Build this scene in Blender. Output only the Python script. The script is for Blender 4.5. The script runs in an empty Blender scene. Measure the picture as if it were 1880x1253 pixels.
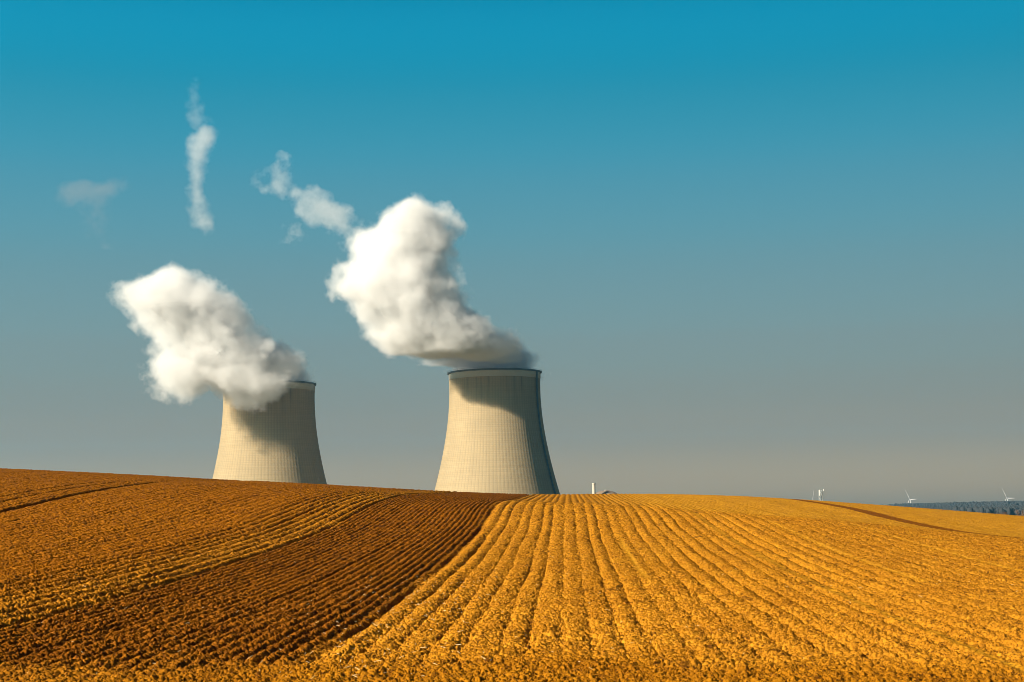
import bpy, bmesh, math, random
import numpy as np
from mathutils import Matrix, Vector, noise as mnoise

random.seed(7)
rng = np.random.default_rng(11)
R = math.radians
scene = bpy.context.scene
col = scene.collection

# ------------------------------------------------------------------ camera
F = 2872.0                      # focal length in pixels of the 1880 px wide photograph
PITCH, YAW, ROLL = R(6.24), R(1.93), R(1.0)
fw = Vector((-math.sin(YAW) * math.cos(PITCH), math.cos(YAW) * math.cos(PITCH), math.sin(PITCH)))
r0 = Vector((math.cos(YAW), math.sin(YAW), 0))
u0 = r0.cross(fw)
up = u0 * math.cos(ROLL) + r0 * math.sin(ROLL)
rt = r0 * math.cos(ROLL) - u0 * math.sin(ROLL)
cam = bpy.data.cameras.new('camera')
cam.sensor_width = 36.0
cam.lens = 36.0 * F / 1880.0
cam.clip_start, cam.clip_end = 0.5, 40000
camo = bpy.data.objects.new('camera', cam)
col.objects.link(camo)
m = Matrix((rt, up, -fw)).transposed().to_4x4()
camo.matrix_world = m
scene.camera = camo

def at(px, py, Y):
    """world point seen at photograph pixel px, py at forward distance Y"""
    d = fw + rt * ((px - 940) / F) - up * ((py - 626.5) / F)
    return d * (Y / d.y)

# ------------------------------------------------------------------ sun, sky, exposure
SUN_AZ, SUN_EL = R(52), R(25)   # azimuth to the left of straight behind the camera
sd = Vector((-math.sin(SUN_AZ) * math.cos(SUN_EL), -math.cos(SUN_AZ) * math.cos(SUN_EL), math.sin(SUN_EL)))
sun = bpy.data.lights.new('sun', 'SUN')
sun.energy, sun.angle, sun.color = 5.0, R(0.5), (1.0, 0.885, 0.71)
suno = bpy.data.objects.new('sun', sun)
col.objects.link(suno)
suno.rotation_euler = sd.to_track_quat('Z', 'Y').to_euler()

world = bpy.data.worlds.new("World")
scene.world = world
world.use_nodes = True
nt = world.node_tree
nt.nodes.clear()
wout = nt.nodes.new('ShaderNodeOutputWorld')
bg = nt.nodes.new('ShaderNodeBackground')
sky = nt.nodes.new('ShaderNodeTexSky')
sky.sky_type = 'NISHITA'
sky.sun_disc = False
sky.sun_elevation = SUN_EL
sky.sun_rotation = math.atan2(sd.x, sd.y)
sky.air_density, sky.dust_density, sky.ozone_density = 1.0, 1.0, 2.0
bg.inputs['Strength'].default_value = 0.1
# colour grade of the sky by height above the horizon (a property of this sky's air, seen the same from anywhere)
tcw = nt.nodes.new('ShaderNodeTexCoord')
sepw = nt.nodes.new('ShaderNodeSeparateXYZ')
rampw = nt.nodes.new('ShaderNodeValToRGB')
rampw.color_ramp.interpolation = 'CARDINAL'
mulw = nt.nodes.new('ShaderNodeMix')
mulw.data_type, mulw.blend_type = 'RGBA', 'MULTIPLY'
mulw.inputs['Factor'].default_value = 1.0
nt.links.new(tcw.outputs['Generated'], sepw.inputs[0])
mapw = nt.nodes.new('ShaderNodeMapRange')
mapw.inputs['From Min'].default_value, mapw.inputs['From Max'].default_value = 0.0, 0.5
nt.links.new(sepw.outputs['Z'], mapw.inputs['Value'])
nt.links.new(mapw.outputs[0], rampw.inputs[0])
SKY_TINT = [(0.0, (0.5032, 0.3181, 0.1828)), (0.0282, (0.5032, 0.3181, 0.1828)), (0.0766, (0.3594, 0.2259, 0.1514)), (0.1251, (0.2999, 0.2103, 0.1652)), (0.1771, (0.2728, 0.234, 0.1972)), (0.2291, (0.2643, 0.2672, 0.2298)), (0.3323, (0.2165, 0.3261, 0.2903)), (0.4341, (0.1286, 0.3784, 0.3594)), (0.5336, (0.034, 0.4115, 0.4098)), (0.6332, (0.0005, 0.4389, 0.4664)), (0.75, (0.0005, 0.1975, 0.2565)), (1.0, (0.0005, 0.0878, 0.1399))]
while len(rampw.color_ramp.elements) < len(SKY_TINT):
    rampw.color_ramp.elements.new(0.5)
for e, (p, c) in zip(rampw.color_ramp.elements, SKY_TINT):
    e.position, e.color = p, (*c, 1)
nt.links.new(sky.outputs[0], mulw.inputs['A'])
nt.links.new(rampw.outputs[0], mulw.inputs['B'])
# the sky is a little lighter towards the sun's side
azf = nt.nodes.new('ShaderNodeMath')
azf.operation = 'MULTIPLY_ADD'
azf.inputs[1].default_value, azf.inputs[2].default_value = -0.05, 0.1
nt.links.new(sepw.outputs['X'], azf.inputs[0])
nt.links.new(azf.outputs[0], bg.inputs['Strength'])
nt.links.new(mulw.outputs['Result'], bg.inputs['Color'])
nt.links.new(bg.outputs[0], wout.inputs[0])

vs = scene.view_settings
scene.display_settings.display_device = 'sRGB'
vs.view_transform, vs.look, vs.gamma, vs.use_curve_mapping = 'Standard', 'None', 1.0, False
vs.exposure = 1.2
cy = scene.cycles
cy.use_denoising = True
cy.filter_width = 0.9
cy.max_bounces = 16
cy.diffuse_bounces = 3
cy.volume_bounces = 10
cy.transparent_max_bounces = 16
cy.volume_step_rate = 1.0
cy.volume_max_steps = 256
cy.use_adaptive_sampling = True
cy.adaptive_threshold = 0.02

# ------------------------------------------------------------------ helpers
def tag(o, label=None, cat=None, group=None, kind=None):
    for k, v in (('label', label), ('category', cat), ('group', group), ('kind', kind)):
        if v:
            o[k] = v
    return o

def link(name, me, mat, parent=None):
    o = bpy.data.objects.new(name, me)
    col.objects.link(o)
    if mat is not None:
        me.materials.append(mat)
    if parent is not None:
        o.parent = parent
    return o

def obj(name, bm, mat, parent=None, smooth=False):
    me = bpy.data.meshes.new(name)
    bmesh.ops.recalc_face_normals(bm, faces=bm.faces)
    bm.to_mesh(me)
    bm.free()
    if smooth:
        me.polygons.foreach_set('use_smooth', [True] * len(me.polygons))
    return link(name, me, mat, parent)

def empty(name, loc, rz=0):
    o = bpy.data.objects.new(name, None)
    o.empty_display_size = 1
    col.objects.link(o)
    o.location = loc
    o.rotation_euler = (0, 0, rz)
    return o

def grid_mesh(name, X, Y, Z, close=False):
    """mesh from 2-D arrays of coordinates"""
    n, k = X.shape
    me = bpy.data.meshes.new(name)
    co = np.stack([X, Y, Z], -1).reshape(-1, 3).astype(np.float32)
    me.vertices.add(n * k)
    me.vertices.foreach_set('co', co.ravel())
    idx = np.arange(n * k, dtype=np.int32).reshape(n, k)
    if close:
        idx = np.concatenate([idx, idx[:, :1]], 1)
    a, b, c, d = idx[:-1, :-1], idx[:-1, 1:], idx[1:, 1:], idx[1:, :-1]
    f = np.stack([a, b, c, d], -1).reshape(-1, 4)
    me.loops.add(f.size)
    me.loops.foreach_set('vertex_index', f.ravel())
    me.polygons.add(len(f))
    me.polygons.foreach_set('loop_start', np.arange(0, f.size, 4, dtype=np.int32))
    me.polygons.foreach_set('loop_total', np.full(len(f), 4, dtype=np.int32))
    me.polygons.foreach_set('use_smooth', np.ones(len(f), dtype=bool))
    me.update(calc_edges=True)
    return me

def lathe(prof, seg=64):
    bm = bmesh.new()
    rings = []
    for r, z in prof:
        rings.append([bm.verts.new((r * math.cos(2 * math.pi * i / seg), r * math.sin(2 * math.pi * i / seg), z)) for i in range(seg)])
    for a, b in zip(rings, rings[1:]):
        for i in range(seg):
            j = (i + 1) % seg
            bm.faces.new((a[i], a[j], b[j], b[i]))
    return bm

def tube(bm, p, q, r1, r2=None, seg=6):
    p, q = Vector(p), Vector(q)
    r2 = r1 if r2 is None else r2
    d = (q - p).normalized()
    a = d.orthogonal().normalized()
    b = d.cross(a)
    A = [bm.verts.new(p + (a * math.cos(2 * math.pi * i / seg) + b * math.sin(2 * math.pi * i / seg)) * r1) for i in range(seg)]
    B = [bm.verts.new(q + (a * math.cos(2 * math.pi * i / seg) + b * math.sin(2 * math.pi * i / seg)) * r2) for i in range(seg)]
    for i in range(seg):
        j = (i + 1) % seg
        bm.faces.new((A[i], A[j], B[j], B[i]))
    bm.faces.new(A)
    bm.faces.new(B)

def box(bm, c, s, rot=None):
    v = bmesh.ops.create_cube(bm, size=1)['verts']
    for w in v:
        p = Vector((w.co.x * s[0], w.co.y * s[1], w.co.z * s[2]))
        if rot is not None:
            p = rot @ p
        w.co = p + Vector(c)

def mat(name):
    mt = bpy.data.materials.new(name)
    mt.use_nodes = True
    t = mt.node_tree
    t.nodes.clear()
    out = t.nodes.new('ShaderNodeOutputMaterial')
    return mt, t, out

def simple(name, color, rough=0.7, var=0.12, scale=0.5, metallic=0.0):
    mt, t, out = mat(name)
    p = t.nodes.new('ShaderNodeBsdfPrincipled')
    p.inputs['Roughness'].default_value = rough
    p.inputs['Metallic'].default_value = metallic
    tc = t.nodes.new('ShaderNodeTexCoord')
    n = t.nodes.new('ShaderNodeTexNoise')
    n.inputs['Scale'].default_value = scale
    n.inputs['Detail'].default_value = 5
    mx = t.nodes.new('ShaderNodeMix')
    mx.data_type = 'RGBA'
    mx.inputs['A'].default_value = (*[c * (1 - var) for c in color], 1)
    mx.inputs['B'].default_value = (*[min(1, c * (1 + var)) for c in color], 1)
    t.links.new(tc.outputs['Object'], n.inputs['Vector'])
    t.links.new(n.outputs['Fac'], mx.inputs['Factor'])
    t.links.new(mx.outputs['Result'], p.inputs['Base Color'])
    t.links.new(p.outputs[0], out.inputs['Surface'])
    return mt

# numpy noise
def hsh(ix, iy, s):
    h = ix.astype(np.uint32) * np.uint32(374761393) + iy.astype(np.uint32) * np.uint32(668265263) + np.uint32(s * 2654435761 & 0xffffffff)
    h = (h ^ (h >> np.uint32(13))) * np.uint32(1274126177)
    h = (h ^ (h >> np.uint32(16))) * np.uint32(2246822519)
    h = h ^ (h >> np.uint32(13))
    return h.astype(np.float32) * np.float32(1 / 4294967296.0)

def vn(x, y, s):
    xi, yi = np.floor(x), np.floor(y)
    fx, fy = (x - xi).astype(np.float32), (y - yi).astype(np.float32)
    xi, yi = xi.astype(np.int64), yi.astype(np.int64)
    fx, fy = fx * fx * (3 - 2 * fx), fy * fy * (3 - 2 * fy)
    a, b = hsh(xi, yi, s), hsh(xi + 1, yi, s)
    c, d = hsh(xi, yi + 1, s), hsh(xi + 1, yi + 1, s)
    return (a + (b - a) * fx) * (1 - fy) + (c + (d - c) * fx) * fy - 0.5     # -0.5 .. 0.5

def fbm(x, y, s, o=4):
    r, a = 0, 1.0
    for i in range(o):
        r = r + a * vn(x, y, s + i * 17)
        x, y, a = x * 2.03 + 11.3, y * 2.03 + 5.7, a * 0.5
    return r

def clods(x, y, cell, pres, s):
    """heights of rounded lumps scattered one to a cell"""
    gx, gy = x / cell, y / cell
    xi, yi = np.floor(gx).astype(np.int64), np.floor(gy).astype(np.int64)
    h = np.zeros(x.shape, np.float32)
    for dx in (-1, 0, 1):
        for dy in (-1, 0, 1):
            cx_, cy_ = xi + dx, yi + dy
            r = 0.28 + 0.45 * hsh(cx_, cy_, s + 3)
            on = hsh(cx_, cy_, s + 4) < pres
            ex = (gx - cx_ - hsh(cx_, cy_, s + 1)).astype(np.float32)
            ey = (gy - cy_ - hsh(cx_, cy_, s + 2)).astype(np.float32)
            st = 0.7 + 0.6 * hsh(cx_, cy_, s + 5)
            q = 1 - (ex * ex * st + ey * ey / st) / (r * r)
            tl = 1 + ((hsh(cx_, cy_, s + 6) - .5) * ex + (hsh(cx_, cy_, s + 7) - .5) * ey) * 0.7 / r
            b = np.where(on & (q > 0), r * np.power(np.maximum(q, 0), 0.42) * tl, 0)
            h = np.maximum(h, b)
    return h * cell

def sst(a, b, x):
    t = np.clip((x - a) / (b - a), 0, 1)
    return t * t * (3 - 2 * t)

# ------------------------------------------------------------------ terrain
ctrl = []
for y, D in ((1253, 31), (1205, 35), (1130, 46), (1052, 65), (1000, 85)):
    for x in (-500, -200, 150, 500, 850, 1200, 1550, 1880, 2250):
        ctrl.append((x, y, D))
ctrl += [(x, 960, 105) for x in (-300, 0, 400, 800, 1037, 1300)]
ctrl += [(x, 933, 118) for x in (-300, 0, 300, 650, 900, 1037)]
ctrl += [(136, 906, 134), (283, 885, 160), (740, 907, 150), (-200, 853, 205), (0, 862, 200), (200, 872, 197), (400, 883, 192), (600, 892, 190), (700, 900, 185)]
ctrl += [(1037, 925, 126), (1150, 928, 123), (1250, 940, 117), (1400, 950, 111), (1550, 960, 106), (1700, 975, 102), (1880, 992, 96), (2200, 1012, 92)]
ctrl += [(1037, 928, 146), (1250, 943, 140), (1400, 954, 135), (1550, 965, 130), (1700, 981, 126), (1880, 999, 122), (2200, 1020, 120)]
ctrl += [(1037, 922, 168), (1000, 908, 240), (850, 906, 205), (900, 915, 168), (1200, 912, 250), (1200, 925, 190), (1350, 917, 262), (1350, 937, 185)]
ctrl += [(1500, 924, 273), (1562, 935, 241), (1616, 949, 218), (1742, 975, 179), (1880, 990, 150), (1700, 935, 300), (1880, 948, 310), (1880, 968, 220), (2150, 968, 310)]
P = np.array([tuple(at(*c)) for c in ctrl])
def tps_k(d2):
    return np.where(d2 > 1e-9, 0.5 * d2 * np.log(np.maximum(d2, 1e-9)), 0)
SC = np.array([1.0, 0.5])       # rows run away from the camera: the surface is stretched along them
px_, py_ = P[:, 0] * SC[0] / 50, P[:, 1] * SC[1] / 50
K = tps_k((px_[:, None] - px_) ** 2 + (py_[:, None] - py_) ** 2) + np.eye(len(P)) * 0.004
Q = np.stack([np.ones(len(P)), px_, py_], 1)
A = np.block([[K, Q], [Q.T, np.zeros((3, 3))]])
W = np.linalg.solve(A, np.concatenate([P[:, 2], np.zeros(3)]))

def terrain_raw(X, Y):
    sh = X.shape
    x = np.clip(X.ravel(), -95, 120) * SC[0] / 50
    y = np.clip(Y.ravel(), 28, 330) * SC[1] / 50
    out = W[-3] + W[-2] * x + W[-1] * y
    for i in range(len(P)):
        out = out + W[i] * tps_k((x - px_[i]) ** 2 + (y - py_[i]) ** 2)
    return out.reshape(sh)

GX, GY = np.arange(-100, 126, 1.0), np.arange(20, 336, 1.0)
GZ = terrain_raw(*np.meshgrid(GX, GY))

def base_h(X, Y):
    """height of the bare land"""
    fx = np.clip((X - GX[0]), 0, len(GX) - 1.001)
    fy = np.clip((Y - GY[0]), 0, len(GY) - 1.001)
    i, j = fx.astype(int), fy.astype(int)
    fx, fy = fx - i, fy - j
    z = (GZ[j, i] * (1 - fx) + GZ[j, i + 1] * fx) * (1 - fy) + (GZ[j + 1, i] * (1 - fx) + GZ[j + 1, i + 1] * fx) * fy
    dc = 203 + 107 * sst(-35, 45, X)
    o = np.maximum(Y - dc, 0)
    valley = -46 + 28 * sst(.1, .22, X / np.maximum(Y, 1)) + 3 * vn(X / 400, Y / 400, 5)
    drop = z - 0.0007 * o * o - 0.03 * o
    z = np.where(o > 0, np.maximum(drop, valley), z)
    rr = np.hypot(X, Y)
    hill = 9 * sst(2600, 4600, rr) * (1 + 0.5 * vn(X / 900, Y / 2500, 9)) * sst(0.05, 0.45, np.arctan2(X, Y) + 0.15 + 0.35 * (Y < 0))
    return z + np.where(Y > 600, hill, 0)

# rows: field coordinate u = X (rows run along +Y)
U_BL, U_BR = -15.2, -5.75       # harrowed dark strip
U_S0, U_S1 = 42.3, 45.6         # second dark strip far right

def near_(Y):
    return 1 - sst(40, 85, Y)

def field_h(X, Y):
    z = base_h(X, Y).astype(np.float32)
    wob = 0.09 * fbm(X / 2.5, Y / 9.0, 21, 2) + 0.09 * fbm(X / .22, Y / .4, 22, 3)
    u = X + wob
    edge = 0.5 * fbm(Y / 9, Y / 31, 33, 3)
    brown = sst(U_BL - .3, U_BL + .3, u + edge * .7) * (1 - sst(U_BR - .45, U_BR + .45, u + edge * .9))
    brown = np.maximum(brown, sst(U_S0 - .15, U_S0 + .15, u) * (1 - sst(U_S1 - .15, U_S1 + .15, u)))
    left = 1 - sst(U_BL - .3, U_BL + .3, u + edge * .7)
    yel = np.clip(1 - brown - left, 0, 1)
    head = 1 - sst(32.5, 36.8, Y + 2.8 * fbm(X / 3, Y / 3, 41, 2) + 0.12 * np.abs(X + 3.5))    # headland, no rows
    rowamp = 1 - head
    ph = (u - 0.48) / 0.75
    tri = np.abs((ph - np.floor(ph)) - 0.5) * 2                # 1 at trough, 0 at ridge
    rvar = 0.75 + 0.9 * (hsh(np.floor(ph).astype(np.int64), np.zeros_like(ph, dtype=np.int64), 77))
    row = -np.power(tri, 1.7) * rvar * (0.95 + 0.7 * fbm(X / .75, Y / 8, 45, 2))
    fade_r = 1 - 0.72 * sst(6, 22, X) * (1 - sst(118, 150, Y))
    ph2 = u / 0.365
    fine = np.cos(2 * np.pi * ph2) * (0.7 + 0.6 * hsh(np.floor(ph2 + .5).astype(np.int64), np.zeros_like(ph2, dtype=np.int64), 78))
    lrow = 0.35 + 0.65 * sst(-24, -16, u)
    amp_y = 0.116 * fade_r * rowamp
    h = yel * row * amp_y + left * row * 0.20 * lrow * rowamp + brown * (0.040 * fine * rowamp - 0.06)
    # furrows
    for c, w, d in ((-42.0, 0.5, 0.55), (-45.2, 0.3, 0.15), (-47.5, 0.3, 0.14), (U_BL - .1, .10, .05), (U_BR + .05, .22, .16)):
        h = h - d * np.exp(-((u + edge * .25 - c) / w) ** 2) * rowamp
    # smooth pressed wheel tracks
    trk = np.zeros_like(h)
    for c, w, y0, y1 in ((9.15, .13, 30, 125), (10.9, .10, 55, 130), (2.95, .12, 62, 92), (13.4, .1, 60, 120), (18.6, .12, 50, 110), (20.4, .12, 48, 100), (26.5, .14, 60, 130)):
        trk = np.maximum(trk, np.exp(-((u - c) / w) ** 2) * sst(y0 - 3, y0 + 3, Y) * (1 - sst(y1 - 8, y1 + 4, Y)))
    x2 = X + 0.04 * fbm(X * 14, Y * 14, 51, 2)
    y2 = Y + 0.04 * fbm(X * 14, Y * 14, 52, 2)
    patch = 0.75 + 1.0 * fbm(X / 1.7, Y / 2.5, 61, 3)
    farw = sst(45, 95, Y)
    trough = yel * tri ** 1.3
    near = near_(Y)
    big = clods(x2, y2, 0.17, 0.13, 100) * np.clip(patch - .1, 0.0, 1.2)
    mid = clods(x2, y2, 0.105, 0.40, 200)
    sml = clods(x2, y2, 0.06, 0.62, 300)
    coarse = clods(x2, y2, 0.21, 0.45, 600) * farw
    wb = yel * (0.25 + 0.5 * near) + trough * .5 + left * 0.9 + brown * 0.5
    ws = yel * (0.72 + .4 * tri) + left * 1.0 + brown * 0.85
    rough = np.abs(fbm(X * 14, Y * 14, 81, 3)) * 0.06 + 0.03 * fbm(X * 3.1, Y * 3.1, 82, 3)
    c = np.maximum(np.maximum(big * wb * 1.0, coarse * ws * .7), np.maximum(mid * 1.2 * ws, sml * 1.4 * ws)) * (1 - 0.88 * trk) + rough * ws * (1 - .85 * trk)
    far = 1 - 0.3 * sst(105, 190, Y)
    z = z + h + c * far + 0.05 * fbm(X * 1.3, Y * 1.3, 71, 3) + 0.02 * fbm(X * 12, Y * 12, 72, 2) * (1 - .8 * trk)
    return z, brown, left, head, trk

# columns fan out from below the camera so that detail follows distance
NA = 1580
ang = np.concatenate([np.linspace(-0.62, -0.392, 60), np.linspace(-0.39, 0.322, 1460), np.linspace(0.325, 0.56, 60)])
ys = [24.0]
while ys[-1] < 345:
    Yc = ys[-1]
    ys.append(Yc + 0.023 * (Yc / 30) * (1 + 0.5 * (Yc > 150)))
ys = np.array(ys)
FX = (ys[:, None] * np.tan(ang)[None, :])
FY = np.repeat(ys[:, None], NA, 1)
FZ, s_b, s_l, s_h, s_t = field_h(FX, FY)
fme = grid_mesh('field', FX, FY, FZ)
attr = fme.color_attributes.new('soil', 'FLOAT_COLOR', 'POINT')
s_b = s_b * (1 - 0.75 * s_h)
s_l = s_l * (1 - 0.5 * sst(-21.5, -16.5, FX + .6 * fbm(FX, FY / 7, 91, 2)))          # paler soil in the last rows before the dark strip
s_d = sst(118, 150, FY + 12 * fbm(FX / 15, FY / 30, 92, 2)) * sst(2, 14, FX) * (1 - s_b)   # paler colour on the far rise
s_t = np.maximum(s_t, 0.75 * s_d)
attr.data.foreach_set('color', np.stack([s_b, s_l, s_h, s_t], -1).astype(np.float32).ravel())

C_YEL, C_LEFT, C_BROWN = (0.41, 0.170, 0.0095), (0.268, 0.092, 0.003), (0.190, 0.062, 0.0025)
C_HEAD, C_TRACK = (0.30, 0.116, 0.004), (0.46, 0.215, 0.010)

def soil_material():
    mt, t, out = mat('ploughed_soil')
    L = t.links
    p = t.nodes.new('ShaderNodeBsdfPrincipled')
    p.inputs['Roughness'].default_value = 0.95
    p.inputs['Specular IOR Level'].default_value = 0.03
    at_ = t.nodes.new('ShaderNodeVertexColor')
    at_.layer_name = 'soil'
    sp = t.nodes.new('ShaderNodeSeparateColor')
    L.new(at_.outputs['Color'], sp.inputs[0])
    def mix(a, b, f, mode='MIX'):
        mx = t.nodes.new('ShaderNodeMix')
        mx.data_type, mx.blend_type = 'RGBA', mode
        for s, v in (('A', a), ('B', b)):
            if isinstance(v, tuple):
                mx.inputs[s].default_value = (*v, 1)
            else:
                L.new(v, mx.inputs[s])
        if isinstance(f, float):
            mx.inputs['Factor'].default_value = f
        else:
            L.new(f, mx.inputs['Factor'])
        return mx.outputs['Result']
    tc = t.nodes.new('ShaderNodeTexCoord')
    def noise(scale, detail, lo, hi):
        n = t.nodes.new('ShaderNodeTexNoise')
        n.inputs['Scale'].default_value, n.inputs['Detail'].default_value = scale, detail
        L.new(tc.outputs['Object'], n.inputs['Vector'])
        r = t.nodes.new('ShaderNodeMapRange')
        r.inputs['From Min'].default_value, r.inputs['From Max'].default_value = lo, hi
        L.new(n.outputs['Fac'], r.inputs['Value'])
        return r.outputs[0], n
    c = mix(C_YEL, C_LEFT, sp.outputs[1])
    c = mix(c, C_HEAD, sp.outputs[2])
    c = mix(c, C_BROWN, sp.outputs[0])
    c = mix(c, C_TRACK, at_.outputs['Alpha'])
    n1, _ = noise(7.0, 4, 0.35, 0.7)
    n2, _ = noise(0.35, 4, 0.3, 0.7)
    mott = mix((0.86, 0.83, 0.80), (1.09, 1.09, 1.12), n1)
    n3, _ = noise(2.2, 4, 0.38, 0.66)
    c = mix(c, mix((0.86, 0.84, 0.82), (1.10, 1.11, 1.12), n3), 1.0, 'MULTIPLY')
    broad = mix((0.86, 0.82, 0.8), (1.08, 1.1, 1.15), n2)
    c = mix(c, mott, 1.0, 'MULTIPLY')
    c = mix(c, broad, 1.0, 'MULTIPLY')
    # clod shadows painted into the soil colour as dark specks along the rows
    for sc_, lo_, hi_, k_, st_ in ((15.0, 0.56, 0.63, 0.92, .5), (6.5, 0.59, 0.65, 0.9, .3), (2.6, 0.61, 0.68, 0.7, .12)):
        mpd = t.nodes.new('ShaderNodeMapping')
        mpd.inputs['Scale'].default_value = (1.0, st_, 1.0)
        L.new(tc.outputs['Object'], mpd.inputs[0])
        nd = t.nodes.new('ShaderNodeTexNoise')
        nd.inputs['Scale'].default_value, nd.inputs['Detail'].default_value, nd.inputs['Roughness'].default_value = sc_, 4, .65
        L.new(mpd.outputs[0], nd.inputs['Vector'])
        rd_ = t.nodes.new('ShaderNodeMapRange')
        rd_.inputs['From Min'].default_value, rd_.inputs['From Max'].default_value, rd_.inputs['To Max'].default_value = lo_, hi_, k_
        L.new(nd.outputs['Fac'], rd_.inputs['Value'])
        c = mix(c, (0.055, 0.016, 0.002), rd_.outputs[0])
    L.new(c, p.inputs['Base Color'])
    _, nb = noise(26.0, 5, 0, 1)
    bp = t.nodes.new('ShaderNodeBump')
    bp.inputs['Strength'].default_value, bp.inputs['Distance'].default_value = 0.4, 0.03
    L.new(nb.outputs['Fac'], bp.inputs['Height'])
    L.new(bp.outputs[0], p.inputs['Normal'])
    L.new(p.outputs[0], out.inputs['Surface'])
    return mt

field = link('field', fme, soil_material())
tag(field, kind='structure')

# the land all round, one sheet to the horizon
gr = np.concatenate([[0.01], np.geomspace(6, 14000, 150)])
ga = np.linspace(0, 2 * np.pi, 481)[:-1]
LX, LY = gr[:, None] * np.sin(ga)[None, :], gr[:, None] * np.cos(ga)[None, :]
LZ = base_h(LX, LY) - 0.45
gme = grid_mesh('ground', LX, LY, LZ, close=True)
M_GROUND = simple('farmland', (0.085, 0.075, 0.034), 0.95, 0.25, 0.01)
tag(link('ground', gme, M_GROUND), kind='structure')

# ------------------------------------------------------------------ cooling towers
def concrete_material():
    mt, t, out = mat('tower_concrete')
    L = t.links
    p = t.nodes.new('ShaderNodeBsdfPrincipled')
    p.inputs['Roughness'].default_value = 0.85
    p.inputs['Specular IOR Level'].default_value = 0.2
    tc = t.nodes.new('ShaderNodeTexCoord')
    sep = t.nodes.new('ShaderNodeSeparateXYZ')
    L.new(tc.outputs['Object'], sep.inputs[0])
    def mth(op, a, b=None, c=None):
        n = t.nodes.new('ShaderNodeMath')
        n.operation = op
        for i, v in enumerate((a, b, c)):
            if v is None:
                continue
            if isinstance(v, (int, float)):
                n.inputs[i].default_value = v
            else:
                L.new(v, n.inputs[i])
        return n.outputs[0]
    th = mth('ARCTAN2', sep.outputs['Y'], sep.outputs['X'])
    cyl = t.nodes.new('ShaderNodeCombineXYZ')
    L.new(mth('MULTIPLY', th, 42), cyl.inputs[0])
    L.new(sep.outputs['Z'], cyl.inputs[1])
    # casting joints: rings every 1.5 m of height
    def line(v, w):
        f = mth('FRACT', v)
        d = mth('ABSOLUTE', mth('SUBTRACT', f, 0.5))
        return mth('GREATER_THAN', d, 0.5 - w)
    ring = line(mth('DIVIDE', sep.outputs['Z'], 1.6), 0.07)
    mer = line(mth('MULTIPLY', th, 104 / (2 * math.pi)), 0.07)
    joint = mth('MAXIMUM', mth('MULTIPLY', ring, 0.38), mth('MULTIPLY', mer, 0.5))
    def noise(scale, stretch, lo, hi, det=5):
        mp = t.nodes.new('ShaderNodeMapping')
        mp.inputs['Scale'].default_value = stretch
        L.new(cyl.outputs[0], mp.inputs[0])
        n = t.nodes.new('ShaderNodeTexNoise')
        n.inputs['Scale'].default_value, n.inputs['Detail'].default_value = scale, det
        L.new(mp.outputs[0], n.inputs['Vector'])
        r = t.nodes.new('ShaderNodeMapRange')
        r.inputs['From Min'].default_value, r.inputs['From Max'].default_value = lo, hi
        L.new(n.outputs['Fac'], r.inputs['Value'])
        return r.outputs[0]
    streak = noise(0.25, (1, 0.06, 1), 0.5, 0.75)
    ringtone = noise(0.5, (0.03, 1, 1), 0.35, 0.65)
    cloudy = noise(0.05, (1, 1, 1), 0.3, 0.7)
    def mix(a, b, f, mode='MIX'):
        mx = t.nodes.new('ShaderNodeMix')
        mx.data_type, mx.blend_type = 'RGBA', mode
        for s, v in (('A', a), ('B', b)):
            if isinstance(v, tuple):
                mx.inputs[s].default_value = (*v, 1)
            else:
                L.new(v, mx.inputs[s])
        if isinstance(f, float):
            mx.inputs['Factor'].default_value = f
        else:
            L.new(f, mx.inputs['Factor'])
        return mx.outputs['Result']
    c = mix((0.295, 0.222, 0.122), (0.325, 0.246, 0.139), ringtone)
    c = mix(c, (0.24, 0.185, 0.108), mth('MULTIPLY', cloudy, 0.5))
    # rain streaks gather under the rim and thin out lower down
    top = t.nodes.new('ShaderNodeMapRange')
    top.inputs['From Min'].default_value, top.inputs['From Max'].default_value = -34, -4
    top.inputs['To Min'].default_value, top.inputs['To Max'].default_value = 0.12, 0.75
    L.new(sep.outputs['Z'], top.inputs['Value'])
    c = mix(c, (0.10, 0.09, 0.06), mth('MULTIPLY', streak, top.outputs[0]))
    c = mix(c, (0.11, 0.088, 0.055), mth('MULTIPLY', joint, 0.55))
    L.new(c, p.inputs['Base Color'])
    bp = t.nodes.new('ShaderNodeBump')
    bp.inputs['Strength'].default_value, bp.inputs['Distance'].default_value = 0.5, 0.25
    bp.invert = True
    L.new(joint, bp.inputs['Height'])
    L.new(bp.outputs[0], p.inputs['Normal'])
    L.new(p.outputs[0], out.inputs['Surface'])
    return mt

M_CONC = concrete_material()
M_BAND = simple('pale_band', (0.40, 0.38, 0.31), 0.85, 0.08, 0.3)
M_RIM = simple('rim_dark', (0.07, 0.085, 0.09), 0.7, 0.2, 0.5)
M_DARK = simple('ladder_steel', (0.035, 0.05, 0.06), 0.6, 0.2, 0.5)

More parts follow.
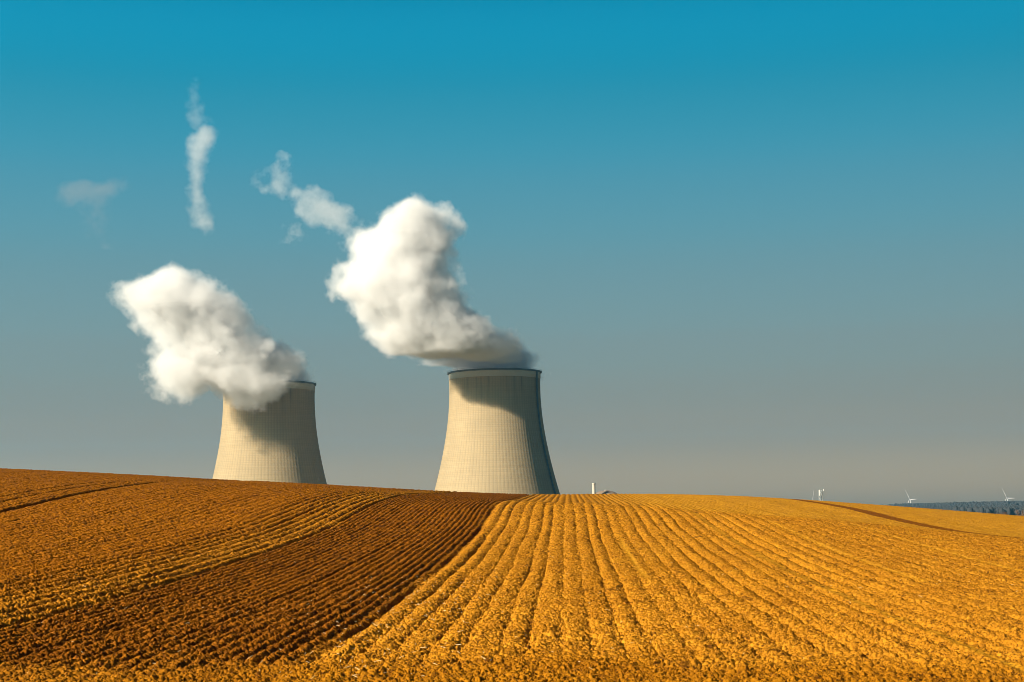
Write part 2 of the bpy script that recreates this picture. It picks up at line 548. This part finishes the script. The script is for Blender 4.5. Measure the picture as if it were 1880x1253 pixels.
def tower(px, py, D, label, ladder):
    s = D / F
    c = at(px, py, D)
    root = empty('cooling_tower', (c.x, c.y, -46))
    tag(root, label, 'cooling tower', 'pair of cooling towers')
    zt = c.z + 46                       # rim height above the base
    aT, bT, off = 83.6 * s, 206 * s, 26 * s
    def rad(dz):                        # dz below the rim
        return aT * math.sqrt(1 + ((dz - off) / bT) ** 2)
    holder = Matrix.Translation((0, 0, zt))
    seg = 104 * 6
    z = np.linspace(-5.6 * s * 2, -(zt - 9), 90)
    z = np.concatenate([[-12.5 * s], np.linspace(-14 * s, -(zt - 9), 90)])
    th = np.linspace(0, 2 * np.pi, seg + 1)[:-1]
    rr = np.array([rad(-q) for q in z])[:, None] + 0.07 * np.exp(-((((th / (2 * np.pi) * 104) % 1) - 0.5) / 0.13) ** 2)[None, :]
    X, Y, Z = rr * np.cos(th), rr * np.sin(th), np.repeat(z[:, None], seg, 1)
    shell = link('shell', grid_mesh('shell', X, Y, Z, close=True), M_CONC, root)
    shell.location = (0, 0, zt)
    inner = lathe([(rad(q) - 0.9, -q) for q in np.linspace(0.5, zt - 9, 30)], 96)
    o = obj('lining', inner, M_CONC, root, True); o.location = (0, 0, zt)
    q0, q1 = 1.6 * s, 12.5 * s
    o = obj('rim_band', lathe([(rad(q0) + 0.35, -q0), (rad(q1) + 0.30, -q1), (rad(q1) - 0.4, -q1 - 0.02)], 192), M_BAND, root, True)
    o.location = (0, 0, zt)
    rt_ = rad(0)
    o = obj('rim', lathe([(rt_ - 1.0, -q0), (rt_ + 1.25, -q0), (rt_ + 1.45, -q0 + 0.25), (rt_ + 1.45, 0.55), (rt_ + 1.2, 0.75), (rt_ - 1.0, 0.75), (rt_ - 1.0, -q0)], 192), M_RIM, root)
    o.location = (0, 0, zt)
    # the steel hand rail of the walkway
    bm = bmesh.new()
    for i in range(120):
        a = 2 * math.pi * i / 120
        tube(bm, ((rt_ + 1.3) * math.cos(a), (rt_ + 1.3) * math.sin(a), 0.75), ((rt_ + 1.3) * math.cos(a), (rt_ + 1.3) * math.sin(a), 1.8), 0.06, seg=4)
        b = 2 * math.pi * (i + 1) / 120
        tube(bm, ((rt_ + 1.3) * math.cos(a), (rt_ + 1.3) * math.sin(a), 1.8), ((rt_ + 1.3) * math.cos(b), (rt_ + 1.3) * math.sin(b), 1.8), 0.06, seg=4)
    o = obj('railing', bm, M_RIM, root); o.location = (0, 0, zt)
    # raking legs under the shell
    rb = rad(zt - 9)
    bm = bmesh.new()
    for i in range(44):
        for k in (0.5, -0.5):
            a, b = 2 * math.pi * i / 44, 2 * math.pi * (i + k) / 44
            tube(bm, ((rb - .3) * math.cos(a), (rb - .3) * math.sin(a), 9.3), ((rb + 2.2) * math.cos(b), (rb + 2.2) * math.sin(b), 0), 0.55)
    o = obj('support_legs', bm, M_BAND, root)
    if ladder:
        # caged ladder and cable run up one meridian
        phi = math.atan2(-math.cos(R(ladder)), math.sin(R(ladder)))
        bm = bmesh.new()
        qs = np.linspace(1.5 * s, zt - 9, 60)
        t_ = Vector((-math.sin(phi), math.cos(phi), 0))
        n_ = Vector((math.cos(phi), math.sin(phi), 0))
        for q, q2 in zip(qs, qs[1:]):
            p1, p2 = n_ * (rad(q) + 1.0) + Vector((0, 0, -q)), n_ * (rad(q2) + 1.0) + Vector((0, 0, -q2))
            for k in (-1.1, 1.1):
                tube(bm, p1 + t_ * k, p2 + t_ * k, 0.28, seg=4)
            for f in (0.0, 0.25, 0.5, 0.75):
                pm = p1.lerp(p2, f)
                tube(bm, pm + t_ * 1.1, pm - t_ * 1.1, 0.22, seg=4)
                tube(bm, pm + t_ * 1.1, pm - n_ * 1.1 + t_ * 1.1, 0.15, seg=4)
            tube(bm, p1 - n_ * .35, p2 - n_ * .35, 0.62, seg=5)
        o = obj('ladder', bm, M_DARK, root); o.location = (0, 0, zt)
    return root, c, s

T_R, cR, sR = tower(908, 685.5, 1428, 'cooling tower with its rim in full view and a dark ladder down its shaded side', 66.5)
T_L, cL, sL = tower(494, 707, 1480, 'cooling tower with most of its rim and upper wall hidden behind low drifting steam', None)

# ------------------------------------------------------------------ steam
def steam_material(name, comps, density, soft, bill, cy_ratio, step, scales, seed, color=(0.91, 0.905, 0.90)):
    """a cloud whose outline follows tables of centre and half-width by height, roughened by billows.
    comps: list of tables [(z, cx, cy, r)] in metres"""
    mt, t, out = mat(name)
    L = t.links
    tc = t.nodes.new('ShaderNodeTexCoord')
    def mth(op, a, b=None, c=None, clamp=False):
        n = t.nodes.new('ShaderNodeMath')
        n.operation, n.use_clamp = op, clamp
        for i, v in enumerate((a, b, c)):
            if v is None:
                continue
            if isinstance(v, (int, float)):
                n.inputs[i].default_value = v
            else:
                L.new(v, n.inputs[i])
        return n.outputs[0]
    def vm(op, a, b=None):
        n = t.nodes.new('ShaderNodeVectorMath')
        n.operation = op
        for i, v in enumerate((a, b)):
            if v is None:
                continue
            if isinstance(v, tuple):
                n.inputs[i].default_value = v
            else:
                L.new(v, n.inputs[i])
        return n
    P0 = tc.outputs['Object']
    sh = vm('ADD', P0, (seed * 371.0, seed * 113.0, seed * 57.0)).outputs[0]
    # big slow swirl moves the outline, finer billows roughen it
    n1 = t.nodes.new('ShaderNodeTexNoise')
    n1.inputs['Scale'].default_value, n1.inputs['Detail'].default_value = scales[0], 1.0
    L.new(sh, n1.inputs['Vector'])
    ctr = vm('SUBTRACT', n1.outputs['Color'], (.5, .5, .5)).outputs[0]
    scl = t.nodes.new('ShaderNodeVectorMath'); scl.operation = 'SCALE'
    scl.inputs['Scale'].default_value = bill[0]
    L.new(ctr, scl.inputs[0])
    Pw = vm('ADD', P0, scl.outputs[0]).outputs[0]
    n2 = t.nodes.new('ShaderNodeTexNoise')
    n2.inputs['Scale'].default_value, n2.inputs['Detail'].default_value, n2.inputs['Roughness'].default_value = scales[1], 8.0, 0.67
    L.new(sh, n2.inputs['Vector'])
    b1 = mth('MULTIPLY', mth('SUBTRACT', n2.outputs['Fac'], 0.5), bill[1])
    # rounded cauliflower cells
    vo = t.nodes.new('ShaderNodeTexVoronoi')
    vo.feature = 'SMOOTH_F1'
    vo.inputs['Scale'].default_value = scales[1] * 0.8
    vo.inputs['Smoothness'].default_value = 0.35
    sw = vm('ADD', sh, scl.outputs[0]).outputs[0]
    L.new(sw, vo.inputs['Vector'])
    b2 = mth('MULTIPLY', mth('SUBTRACT', 0.45, vo.outputs['Distance']), bill[2])
    disp = mth('ADD', b1, b2)
    sep = t.nodes.new('ShaderNodeSeparateXYZ')
    L.new(Pw, sep.inputs[0])
    best = None
    for tab in comps:
        z0, z1 = min(a[0] for a in tab), max(a[0] for a in tab)
        S = 400.0
        tt = mth('DIVIDE', mth('SUBTRACT', sep.outputs['Z'], z0), z1 - z0)
        over = mth('MAXIMUM', mth('SUBTRACT', mth('ABSOLUTE', mth('SUBTRACT', tt, 0.5)), 0.5), 0.0)
        cc = t.nodes.new('ShaderNodeCombineXYZ')
        tcl = mth('MINIMUM', mth('MAXIMUM', tt, 0.0), 1.0)
        for i in range(3):
            L.new(tcl, cc.inputs[i])
        vc = t.nodes.new('ShaderNodeVectorCurve')
        for i in range(3):
            cv = vc.mapping.curves[i]
            pts = sorted(((a[0] - z0) / (z1 - z0), a[1 + i] / S) for a in tab)
            cv.points[0].location = pts[0]
            cv.points[1].location = pts[-1]
            for q in pts[1:-1]:
                cv.points.new(*q)
        vc.mapping.update()
        L.new(cc.outputs[0], vc.inputs['Vector'])
        s2 = t.nodes.new('ShaderNodeSeparateXYZ')
        L.new(vc.outputs[0], s2.inputs[0])
        dx = mth('SUBTRACT', sep.outputs['X'], mth('MULTIPLY', s2.outputs[0], S))
        dy = mth('DIVIDE', mth('SUBTRACT', sep.outputs['Y'], mth('MULTIPLY', s2.outputs[1], S)), cy_ratio)
        rad = mth('SQRT', mth('ADD', mth('MULTIPLY', dx, dx), mth('MULTIPLY', dy, dy)))
        d = mth('SUBTRACT', mth('MULTIPLY', s2.outputs[2], S), rad)
        d = mth('SUBTRACT', d, mth('MULTIPLY', over, 2.0 * (z1 - z0)))
        best = d if best is None else mth('MAXIMUM', best, d)
    dd = mth('ADD', best, disp)
    dens = mth('MULTIPLY', mth('DIVIDE', dd, soft, clamp=True), density)
    pv = t.nodes.new('ShaderNodeVolumePrincipled')
    pv.inputs['Color'].default_value = (*color, 1)
    pv.inputs['Anisotropy'].default_value = 0.0
    L.new(dens, pv.inputs['Density'])
    L.new(pv.outputs[0], out.inputs['Volume'])
    mt.cycles.volume_step_rate = step
    return mt

def table(rows, ref, D, org):
    """rows: (y, x_left, x_right, metres nearer than the tower) in photograph pixels -> heights, centres and half-widths about org"""
    out = []
    for y, xl, xr, cy in rows:
        a, b = at(xl, y, D + cy), at(xr, y, D + cy)
        m_ = (a + b) / 2 - org
        out.append((m_.z, m_.x, m_.y, (b.x - a.x) / 2))
    return sorted(out)

def loft(bm, tab, margin, cy_ratio, seg=36, n=40, lump=0.0, cap=0.8):
    zs = np.array([a[0] for a in tab])
    zq = np.linspace(zs[0], zs[-1], n)
    cx_, cy_, rr = (np.interp(zq, zs, np.array([a[k] for a in tab])) for k in (1, 2, 3))
    rr = np.maximum(rr + margin, 1.5)
    if margin > 0:
        zq = np.concatenate([[zq[0] - margin * cap], zq[:1] - margin * .5 * cap, zq, zq[-1:] + margin * .8, [zq[-1] + margin * 1.5]])
        cx_, cy_ = (np.concatenate([v[:1], v[:1], v, v[-1:], v[-1:]]) for v in (cx_, cy_))
        rr = np.concatenate([rr[:1] * .5, rr[:1] * .85, rr, rr[-1:] * .85, rr[-1:] * .5])
    rings = []
    for z, x, y, r in zip(zq, cx_, cy_, rr):
        ring = []
        for i in range(seg):
            a = 2 * math.pi * i / seg
            p = Vector((x + r * math.cos(a), y + r * cy_ratio * math.sin(a), z))
            if lump:
                p += Vector((math.cos(a), math.sin(a), 0)) * lump * mnoise.fractal(p * 0.05, 1.0, 2.0, 3)
            ring.append(bm.verts.new(p))
        rings.append(ring)
    for a, b in zip(rings, rings[1:]):
        for i in range(seg):
            j = (i + 1) % seg
            bm.faces.new((a[i], a[j], b[j], b[i]))
    bm.faces.new(rings[0][::-1])
    bm.faces.new(rings[-1])

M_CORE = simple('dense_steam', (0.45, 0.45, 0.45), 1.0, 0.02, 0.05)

def steam(name, org, comps, label, cat, group, margin, ratio, voxel, core, matargs, cap=0.8):
    bm = bmesh.new()
    for t_ in comps:
        loft(bm, t_, margin, ratio, cap=cap)
    o = obj(name, bm, steam_material(name, comps, *matargs), None)
    o.location = org
    rm = o.modifiers.new('one_skin', 'REMESH')
    rm.mode, rm.voxel_size = 'VOXEL', voxel
    tag(o, label, cat, group)
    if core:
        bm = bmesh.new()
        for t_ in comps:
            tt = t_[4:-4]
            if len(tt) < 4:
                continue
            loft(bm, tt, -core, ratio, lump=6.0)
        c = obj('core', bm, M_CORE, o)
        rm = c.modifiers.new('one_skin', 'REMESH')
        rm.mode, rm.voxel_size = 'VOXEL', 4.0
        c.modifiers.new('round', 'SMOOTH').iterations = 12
    return o

# plume of the tower in full view
rowsR = [(691, 836, 980, 0), (684, 830, 986, -3), (676, 812, 984, -14), (665, 752, 972, -40), (652, 716, 968, -66), (636, 698, 958, -80), (610, 674, 934, -92), (580, 650, 892, -100),
         (556, 636, 854, -104), (535, 614, 842, -108), (510, 618, 834, -110), (480, 634, 830, -112), (450, 640, 842, -114), (425, 660, 846, -116), (400, 684, 844, -118), (380, 700, 838, -118), (366, 722, 822, -118), (356, 748, 796, -118)]
tabR = table(rowsR, None, 1428, cR)
tabR2 = table([(692, 826, 990, 0), (684, 822, 996, 0), (674, 822, 992, -4), (662, 826, 980, -14), (648, 826, 962, -30), (634, 830, 940, -44)], None, 1428, cR)
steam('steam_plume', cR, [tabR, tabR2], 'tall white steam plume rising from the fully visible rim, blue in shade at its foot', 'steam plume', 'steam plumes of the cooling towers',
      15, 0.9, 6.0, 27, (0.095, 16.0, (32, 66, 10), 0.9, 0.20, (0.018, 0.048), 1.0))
rowsL = [(717, 428, 566, 0), (709, 420, 570, -2), (701, 392, 573, -20), (688, 335, 570, -48), (672, 302, 562, -68), (655, 288, 542, -76), (636, 290, 512, -80), (615, 280, 484, -88), (595, 258, 468, -92),
         (575, 230, 454, -96), (558, 222, 440, -98), (542, 214, 424, -100), (530, 216, 416, -102), (520, 226, 408, -104), (512, 244, 396, -104)]
tabL = table(rowsL, None, 1480, cL)
rowsL2 = [(750, 298, 326, -96), (738, 286, 350, -96), (718, 274, 385, -94), (695, 268, 410, -90), (670, 268, 430, -84), (648, 285, 430, -80)]
tabL2 = table(rowsL2, None, 1480, cL)
rowsL4 = [(748, 448, 486, -92), (737, 410, 512, -92), (720, 372, 538, -92), (700, 350, 550, -88), (680, 345, 545, -82), (662, 360, 520, -78)]
tabL4 = table(rowsL4, None, 1480, cL)
tabL3 = table([(714, 418, 572, 0), (707, 414, 578, 0), (697, 418, 580, -4), (686, 424, 578, -14), (672, 436, 566, -32)], None, 1480, cL)
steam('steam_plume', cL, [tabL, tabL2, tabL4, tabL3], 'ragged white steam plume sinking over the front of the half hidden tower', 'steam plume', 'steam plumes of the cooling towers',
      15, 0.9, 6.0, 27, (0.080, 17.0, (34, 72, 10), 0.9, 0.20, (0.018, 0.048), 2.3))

# torn-off shreds of steam higher up
def wisp(rows_list, D, label, density, soft, bill, scales, seed, margin=12, rate=0.4, tint=(0.95, 0.945, 0.94)):
    ymid = rows_list[0][len(rows_list[0]) // 2]
    org = at((ymid[1] + ymid[2]) / 2, ymid[0], D)
    comps = [table([r + (0,) for r in rows], None, D, org) for rows in rows_list]
    return steam('steam_shred', org, comps, label, 'steam shred', 'torn shreds of steam in the sky', margin, 0.9, 4.0, 0, (density, soft, bill, 0.9, rate, scales, seed, tint))
wisp([[(434, 364, 388), (420, 354, 396), (400, 346, 392), (375, 341, 382), (345, 339, 377), (315, 338, 378), (290, 338, 385), (268, 338, 394), (250, 342, 398), (238, 352, 394)]],
     1440, 'upright white column of steam adrift high above the half hidden tower', 0.036, 11.0, (12, 30, 2), (0.02, 0.07), 3.1)
wisp([[(236, 348, 372), (222, 344, 384), (205, 342, 386), (185, 346, 378), (168, 338, 366), (150, 338, 358)]],
     1440, 'faint greyish smear of steam topping the upright white column', 0.012, 9.0, (22, 34, 6), (0.03, 0.09), 4.4)
wisp([[(362, 484, 520), (350, 474, 530), (335, 472, 530), (322, 480, 534), (308, 500, 536), (298, 512, 532)],
      [(455, 622, 676), (440, 614, 664), (428, 604, 652), (415, 580, 648), (400, 560, 646), (386, 540, 644), (370, 526, 612), (356, 512, 590), (345, 515, 560)],
      [(452, 538, 556), (440, 526, 562), (426, 524, 562), (412, 530, 560)]],
     1340, 'curled puff of steam with a ragged trail running down to the taller plume', 0.020, 9.0, (30, 62, 14), (0.03, 0.075), 5.9)
wisp([[(382, 128, 176), (370, 112, 205), (356, 108, 222), (342, 130, 232), (330, 165, 215)],
      [(440, 178, 230), (420, 165, 208), (400, 160, 200), (384, 160, 196)]
      ],
     1440, 'barely visible tawny smear of steam low in the open sky at the far left', 0.0046, 14.0, (44, 80, 14), (0.02, 0.055), 7.7, tint=(0.72, 0.60, 0.55))

# ------------------------------------------------------------------ power station buildings behind the crest
M_DOME = simple('dome_concrete', (0.19, 0.135, 0.09), 0.8, 0.1, 0.2)
M_STACK = simple('stack_white', (0.40, 0.36, 0.28), 0.7, 0.08, 0.3)
top = at(1112, 900.5, 1650)
root = empty('containment_building', (top.x, top.y, -46))
tag(root, 'tan reactor building with only its low dome showing over the field crest', 'reactor building')
hd = top.z + 46
obj('wall', lathe([(21.5, 0), (21.5, hd - 16.5), (22.4, hd - 16.2), (22.4, hd - 14.6), (0.01, hd - 14.6)], 96), M_DOME, root)
o = obj('dome', lathe([(22 * math.sin(a), (hd - 22) + 22 * math.cos(a)) for a in np.linspace(1.23, 0.001, 24)], 96), M_DOME, root, True)
bm = lathe([(1.6, hd - .3), (1.6, hd + .35), (0.01, hd + .5)], 16)
obj('vent_cap', bm, M_BAND, root)
top = at(1090, 887.3, 1630)
root = empty('vent_stack', (top.x, top.y, -46))
tag(root, 'slim pale vent stack standing beside the low dome', 'chimney')
hs = top.z + 46
obj('shaft', lathe([(2.1, 0), (1.62, hs - 1.2)], 32), M_STACK, root, True)
obj('collar', lathe([(1.6, hs - 1.25), (1.95, hs - 1.2), (1.95, hs), (1.3, hs), (1.3, hs - 1.3)], 32), M_STACK, root)
# ------------------------------------------------------------------ wind turbines
M_TURB = simple('turbine_white', (0.33, 0.32, 0.32), 0.5, 0.03, 0.1)
def blade_mesh(L):
    bm = bmesh.new()
    rings = []
    for f in np.linspace(0, 1, 14):
        c = 1.0 if f < .04 else (1.9 * (1 - (f - .2) / .95) + .5 if f > .2 else 1.0 + (f - .04) / .16 * 1.5)
        th = 0.9 * (1 - f) ** 1.3 + 0.08
        ring = [bm.verts.new((math.cos(a) * c * .75 + .25 * c, math.sin(a) * th * .5, 1.2 + f * (L - 1.2))) for a in np.linspace(0, 2 * math.pi, 9)[:-1]]
        rings.append(ring)
    for a, b in zip(rings, rings[1:]):
        for i in range(8):
            bm.faces.new((a[i], a[(i + 1) % 8], b[(i + 1) % 8], b[i]))
    bm.faces.new(rings[0]); bm.faces.new(rings[-1])
    return bm
def turbine(px, py, D, L, a0, label):
    h = at(px, py, D)
    gz = float(base_h(np.array([h.x]), np.array([h.y]))[0]) - 0.5
    root = empty('wind_turbine', (h.x, h.y, gz), R(-150))      # rotor axis towards +x of the turbine
    tag(root, label, 'wind turbine', 'wind turbines on the skyline')
    H = h.z - gz
    obj('tower', lathe([(2.3, 0), (1.9, H * .5), (1.35, H - 1.6), (1.35, H - 1.5)], 24), M_TURB, root, True).location = (-4.2, 0, 0)
    bm = bmesh.new(); box(bm, (-4.6, 0, H), (9.6, 3.6, 3.4))
    bmesh.ops.bevel(bm, geom=bm.edges[:], offset=0.6, segments=3, affect='EDGES')
    obj('nacelle', bm, M_TURB, root)
    bm = lathe([(1.7, -.2), (1.7, .9), (1.3, 1.9), (0.6, 2.5), (0.01, 2.7)], 20)
    hub = obj('hub', bm, M_TURB, root, True); hub.location = (0.3, 0, H); hub.rotation_euler = (0, math.pi / 2, 0)
    for k in range(3):
        b = obj('blade', blade_mesh(L), M_TURB, root, True)
        ang_ = R(a0 + 120 * k - 90)                             # 0 = pointing up, turning about the x axis
        b.matrix_local = Matrix.Translation((1.0, 0, H)) @ Matrix.Rotation(ang_, 4, 'X') @ Matrix.Rotation(R(68), 4, 'Z')
    return root
turbine(1670.3, 917.2, 6000, 41, 121, 'white wind turbine over the lower, thinner stretch of the far wood')
turbine(1848.5, 914.8, 6000, 41, 119, 'white wind turbine over the higher stretch of wood, near the picture edge')
turbine(1491.5, 924.0, 5000, 42, 75, 'wind turbine hidden behind the crest but for one upright blade beside the mast')

# ------------------------------------------------------------------ radio mast
M_GALV = simple('galvanised_steel', (0.30, 0.32, 0.31), 0.5, 0.1, 2.0, 0.3)
M_PANEL = simple('antenna_white', (0.42, 0.42, 0.40), 0.5, 0.03, 2.0)
mt_ = at(1507.2, 899.3, 760)
gz = float(base_h(np.array([mt_.x]), np.array([mt_.y]))[0]) - 0.4
root = empty('radio_mast', (mt_.x, mt_.y, gz), R(18))
tag(root, 'grey lattice radio mast with white antenna panels, its top just over the crest', 'mast')
HM = mt_.z - gz
def mleg(k, z):
    w = 1.05 + max(0, (HM - 22 - z)) * .05
    a = 2 * math.pi * k / 3 + R(30)
    return Vector((w * math.cos(a), w * math.sin(a), z))
zs_ = list(np.arange(0, HM - 1, 1.7)) + [HM - .4]
for k in range(3):
    bm = bmesh.new()
    for a, b in zip(zs_, zs_[1:]):
        tube(bm, mleg(k, a), mleg(k, b), 0.15)
    obj('leg', bm, M_GALV, root)
bm = bmesh.new()
for i, (a, b) in enumerate(zip(zs_, zs_[1:])):
    for k in range(3):
        tube(bm, mleg(k, b), mleg((k + 1) % 3, b), 0.065, seg=5)
        tube(bm, mleg(k if i % 2 else (k + 1) % 3, a), mleg((k + 1) % 3 if i % 2 else k, b), 0.065, seg=5)
obj('bracing', bm, M_GALV, root)
bm = bmesh.new(); tube(bm, (0, 0, 0), (0, 0, HM - 1), 0.16)
obj('cable_run', bm, M_DARK, root)
for (x, y, z0, z1, w) in ((-1.15, -.75, HM - .75, HM - .05, .40), (-1.2, -.8, HM - 2.95, HM - 1.05, .50), (.95, -.75, HM - .65, HM + .15, .38), (.1, 1.35, HM - 2.6, HM - .7, .36), (1.1, .3, HM - 2.7, HM - 1.3, .30)):
    bm = bmesh.new(); box(bm, (0, 0, 0), (w, .18, z1 - z0))
    bmesh.ops.bevel(bm, geom=bm.edges[:], offset=0.04, segments=2, affect='EDGES')
    tube(bm, (0, .1, 0), (0, .45, 0), .05)
    o = obj('antenna_panel', bm, M_PANEL, root)
    o.location = (x, y, (z0 + z1) / 2); o.rotation_euler = (0, 0, R(-25))
bm = lathe([(0.01, -.12), (.2, -.08), (.32, .02), (.34, .1), (.01, .12)], 20)
o = obj('dish', bm, M_PANEL, root, True); o.location = (.25, -1.0, HM - 3.2); o.rotation_euler = (R(90), 0, R(-20))

# ------------------------------------------------------------------ far wood and the nearer bare trees
def crown_blob(bm, p, r, h, seed):
    v = bmesh.ops.create_icosphere(bm, subdivisions=2, radius=1.0)['verts']
    for w in v:
        n = mnoise.noise(w.co * 2.1 + Vector((seed, seed * .37, -seed)))
        m_ = mnoise.noise(w.co * 5.3 + Vector((-seed, seed * .7, seed)))
        k = 1 + .38 * n + .25 * m_
        w.co = Vector((p[0] + w.co.x * r * k, p[1] + w.co.y * r * k, p[2] + (w.co.z * k * .5 + .5) * h))
V_, F_ = [], []
tmp = bmesh.new()
protos = []
for i in range(14):
    b = bmesh.new(); crown_blob(b, (0, 0, 0), 1, 1, i * 7.7 + 3)
    b.verts.index_update()
    protos.append((np.array([v.co[:] for v in b.verts]), np.array([[v.index for v in f.verts] for f in b.faces]))); b.free()
tmp.free()
off = 0
Wd = np.exp(rng.uniform(math.log(2400), math.log(5000), 11000))
Wa = rng.uniform(0.186, 0.38, 11000)
for D_, a_ in zip(Wd, Wa):
    lim = 0.190 + .02 * float(vn(np.array([D_ / 300]), np.array([3.3]), 6)[0]) + max(0, (3600 - D_) / 20000)
    if a_ < lim:
        continue
    x_, y_ = a_ * D_, D_
    z_ = float(base_h(np.array([x_]), np.array([y_]))[0])
    h_ = rng.uniform(9, 15) * (0.8 + .5 * float(vn(np.array([x_ / 120]), np.array([y_ / 200]), 8)[0]) + .1)
    pv_, pf_ = protos[rng.integers(14)]
    r_ = rng.uniform(2.6, 5.0)
    ca, sa = math.cos(D_), math.sin(D_)
    q = pv_ @ np.array([[ca, sa, 0], [-sa, ca, 0], [0, 0, 1]])
    V_.append(q * [r_, r_, h_] + [x_, y_, z_ - 1]); F_.append(pf_ + off); off += len(pv_)
V_, F_ = np.concatenate(V_), np.concatenate(F_)
me = bpy.data.meshes.new('wood')
me.vertices.add(len(V_)); me.vertices.foreach_set('co', V_.astype(np.float32).ravel())
me.loops.add(F_.size); me.loops.foreach_set('vertex_index', F_.astype(np.int32).ravel())
me.polygons.add(len(F_)); me.polygons.foreach_set('loop_start', np.arange(0, F_.size, 3, dtype=np.int32)); me.polygons.foreach_set('loop_total', np.full(len(F_), 3, dtype=np.int32))
me.update(calc_edges=True)
M_WOOD = simple('winter_wood', (0.022, 0.024, 0.025), 0.95, 0.1, 0.02)
tag(link('wood', me, M_WOOD), 'dark winter wood covering the far hill behind the field crest', 'wood', None, 'stuff')

M_TWIG = simple('bare_twigs', (0.15, 0.075, 0.035), 0.9, 0.3, 0.5)
M_BARK = simple('bark', (0.10, 0.07, 0.045), 0.9, 0.3, 1.0)
def bare_tree(px, py, D, wpx, label, seed):
    t_ = at(px, py, D)
    gz = float(base_h(np.array([t_.x]), np.array([t_.y]))[0]) - 0.4
    H = t_.z - gz
    rw = wpx / 2 / F * D
    root = empty('bare_tree', (t_.x, t_.y, gz))
    tag(root, label, 'tree', 'bare trees beyond the crest')
    rr_ = random.Random(seed)
    bm = bmesh.new()
    tube(bm, (0, 0, 0), (.2, 0, H * .45), .38, .22)
    tw = bmesh.new()
    for i in range(16):
        a = rr_.uniform(0, 2 * math.pi); z0 = H * rr_.uniform(.2, .45)
        e = Vector((math.cos(a) * rw * rr_.uniform(.4, .85), math.sin(a) * rw * rr_.uniform(.4, .85), H * rr_.uniform(.55, .9)))
        tube(bm, (.1, 0, z0), e, .14, .04, 5)
        for k in range(110):
            s_ = Vector((.1, 0, z0)).lerp(e, rr_.uniform(.35, 1))
            d_ = Vector((rr_.gauss(0, .5), rr_.gauss(0, .5), rr_.uniform(-.1, 1))).normalized()
            l_ = rr_.uniform(.8, 2.2)
            q = s_ + d_ * l_
            if q.z > H:
                q.z = H - rr_.uniform(0, .4)
            sd_ = d_.orthogonal().normalized() * rr_.uniform(.03, .07)
            vs_ = [tw.verts.new(s_ + sd_), tw.verts.new(s_ - sd_), tw.verts.new(q)]
            tw.faces.new(vs_)
    obj('trunk', bm, M_BARK, root)
    obj('crown', tw, M_TWIG, root)
bare_tree(1818, 938.5, 900, 18, 'low rusty bare tree, thinnest of the clump before the far wood', 1)
bare_tree(1833, 936.8, 905, 20, 'rusty bare tree in the middle of the clump before the far wood', 2)
bare_tree(1846, 935.8, 895, 16, 'darker bare tree closing the right end of the clump before the far wood', 3)
bare_tree(1876, 931.0, 880, 24, 'tall reddish bare tree at the very edge of the picture', 4)

# ------------------------------------------------------------------ bits of straw on the soil
bm = bmesh.new()
rs = random.Random(5)
pts = []
for i in range(420):
    if i < 260:
        y_ = rs.uniform(31, 62); x_ = rs.gauss(-4.6 - 0.02 * (y_ - 35), 1.4)
    else:
        y_ = rs.uniform(31, 75); x_ = rs.uniform(-.38, .30) * y_
    pts.append((x_, y_))
pa = np.array(pts)
hz = field_h(pa[:, 0], pa[:, 1])[0]
for (x_, y_), z_ in zip(pts, hz):
    a = rs.uniform(0, math.pi); l_ = rs.uniform(.05, .16)
    d_ = Vector((math.cos(a), math.sin(a), rs.uniform(-.1, .7))).normalized() * l_
    c_ = Vector((x_, y_, z_ + .03))
    tube(bm, c_ - d_ * .5, c_ + d_ * .5, .006, .004, 4)
M_STRAW = simple('straw', (0.6, 0.48, 0.26), 0.6, 0.15, 20)
tag(obj('straw', bm, M_STRAW), 'pale straw scattered on the ploughed soil', 'straw', None, 'stuff')

# ------------------------------------------------------------------ the air between here and the far hills
hz_m, t_, out_ = mat('thin_haze')
pv = t_.nodes.new('ShaderNodeVolumePrincipled')
pv.inputs['Color'].default_value = (0.15, 0.60, 0.95, 1)
pv.inputs['Density'].default_value = 4.0e-5
pv.inputs['Anisotropy'].default_value = 0.2
t_.links.new(pv.outputs[0], out_.inputs['Volume'])
bm = bmesh.new()
box(bm, (0, 3000, 205), (16000, 14000, 540))
tag(obj('haze', bm, hz_m), 'thin pale haze in the air over the fields', 'haze', None, 'stuff')
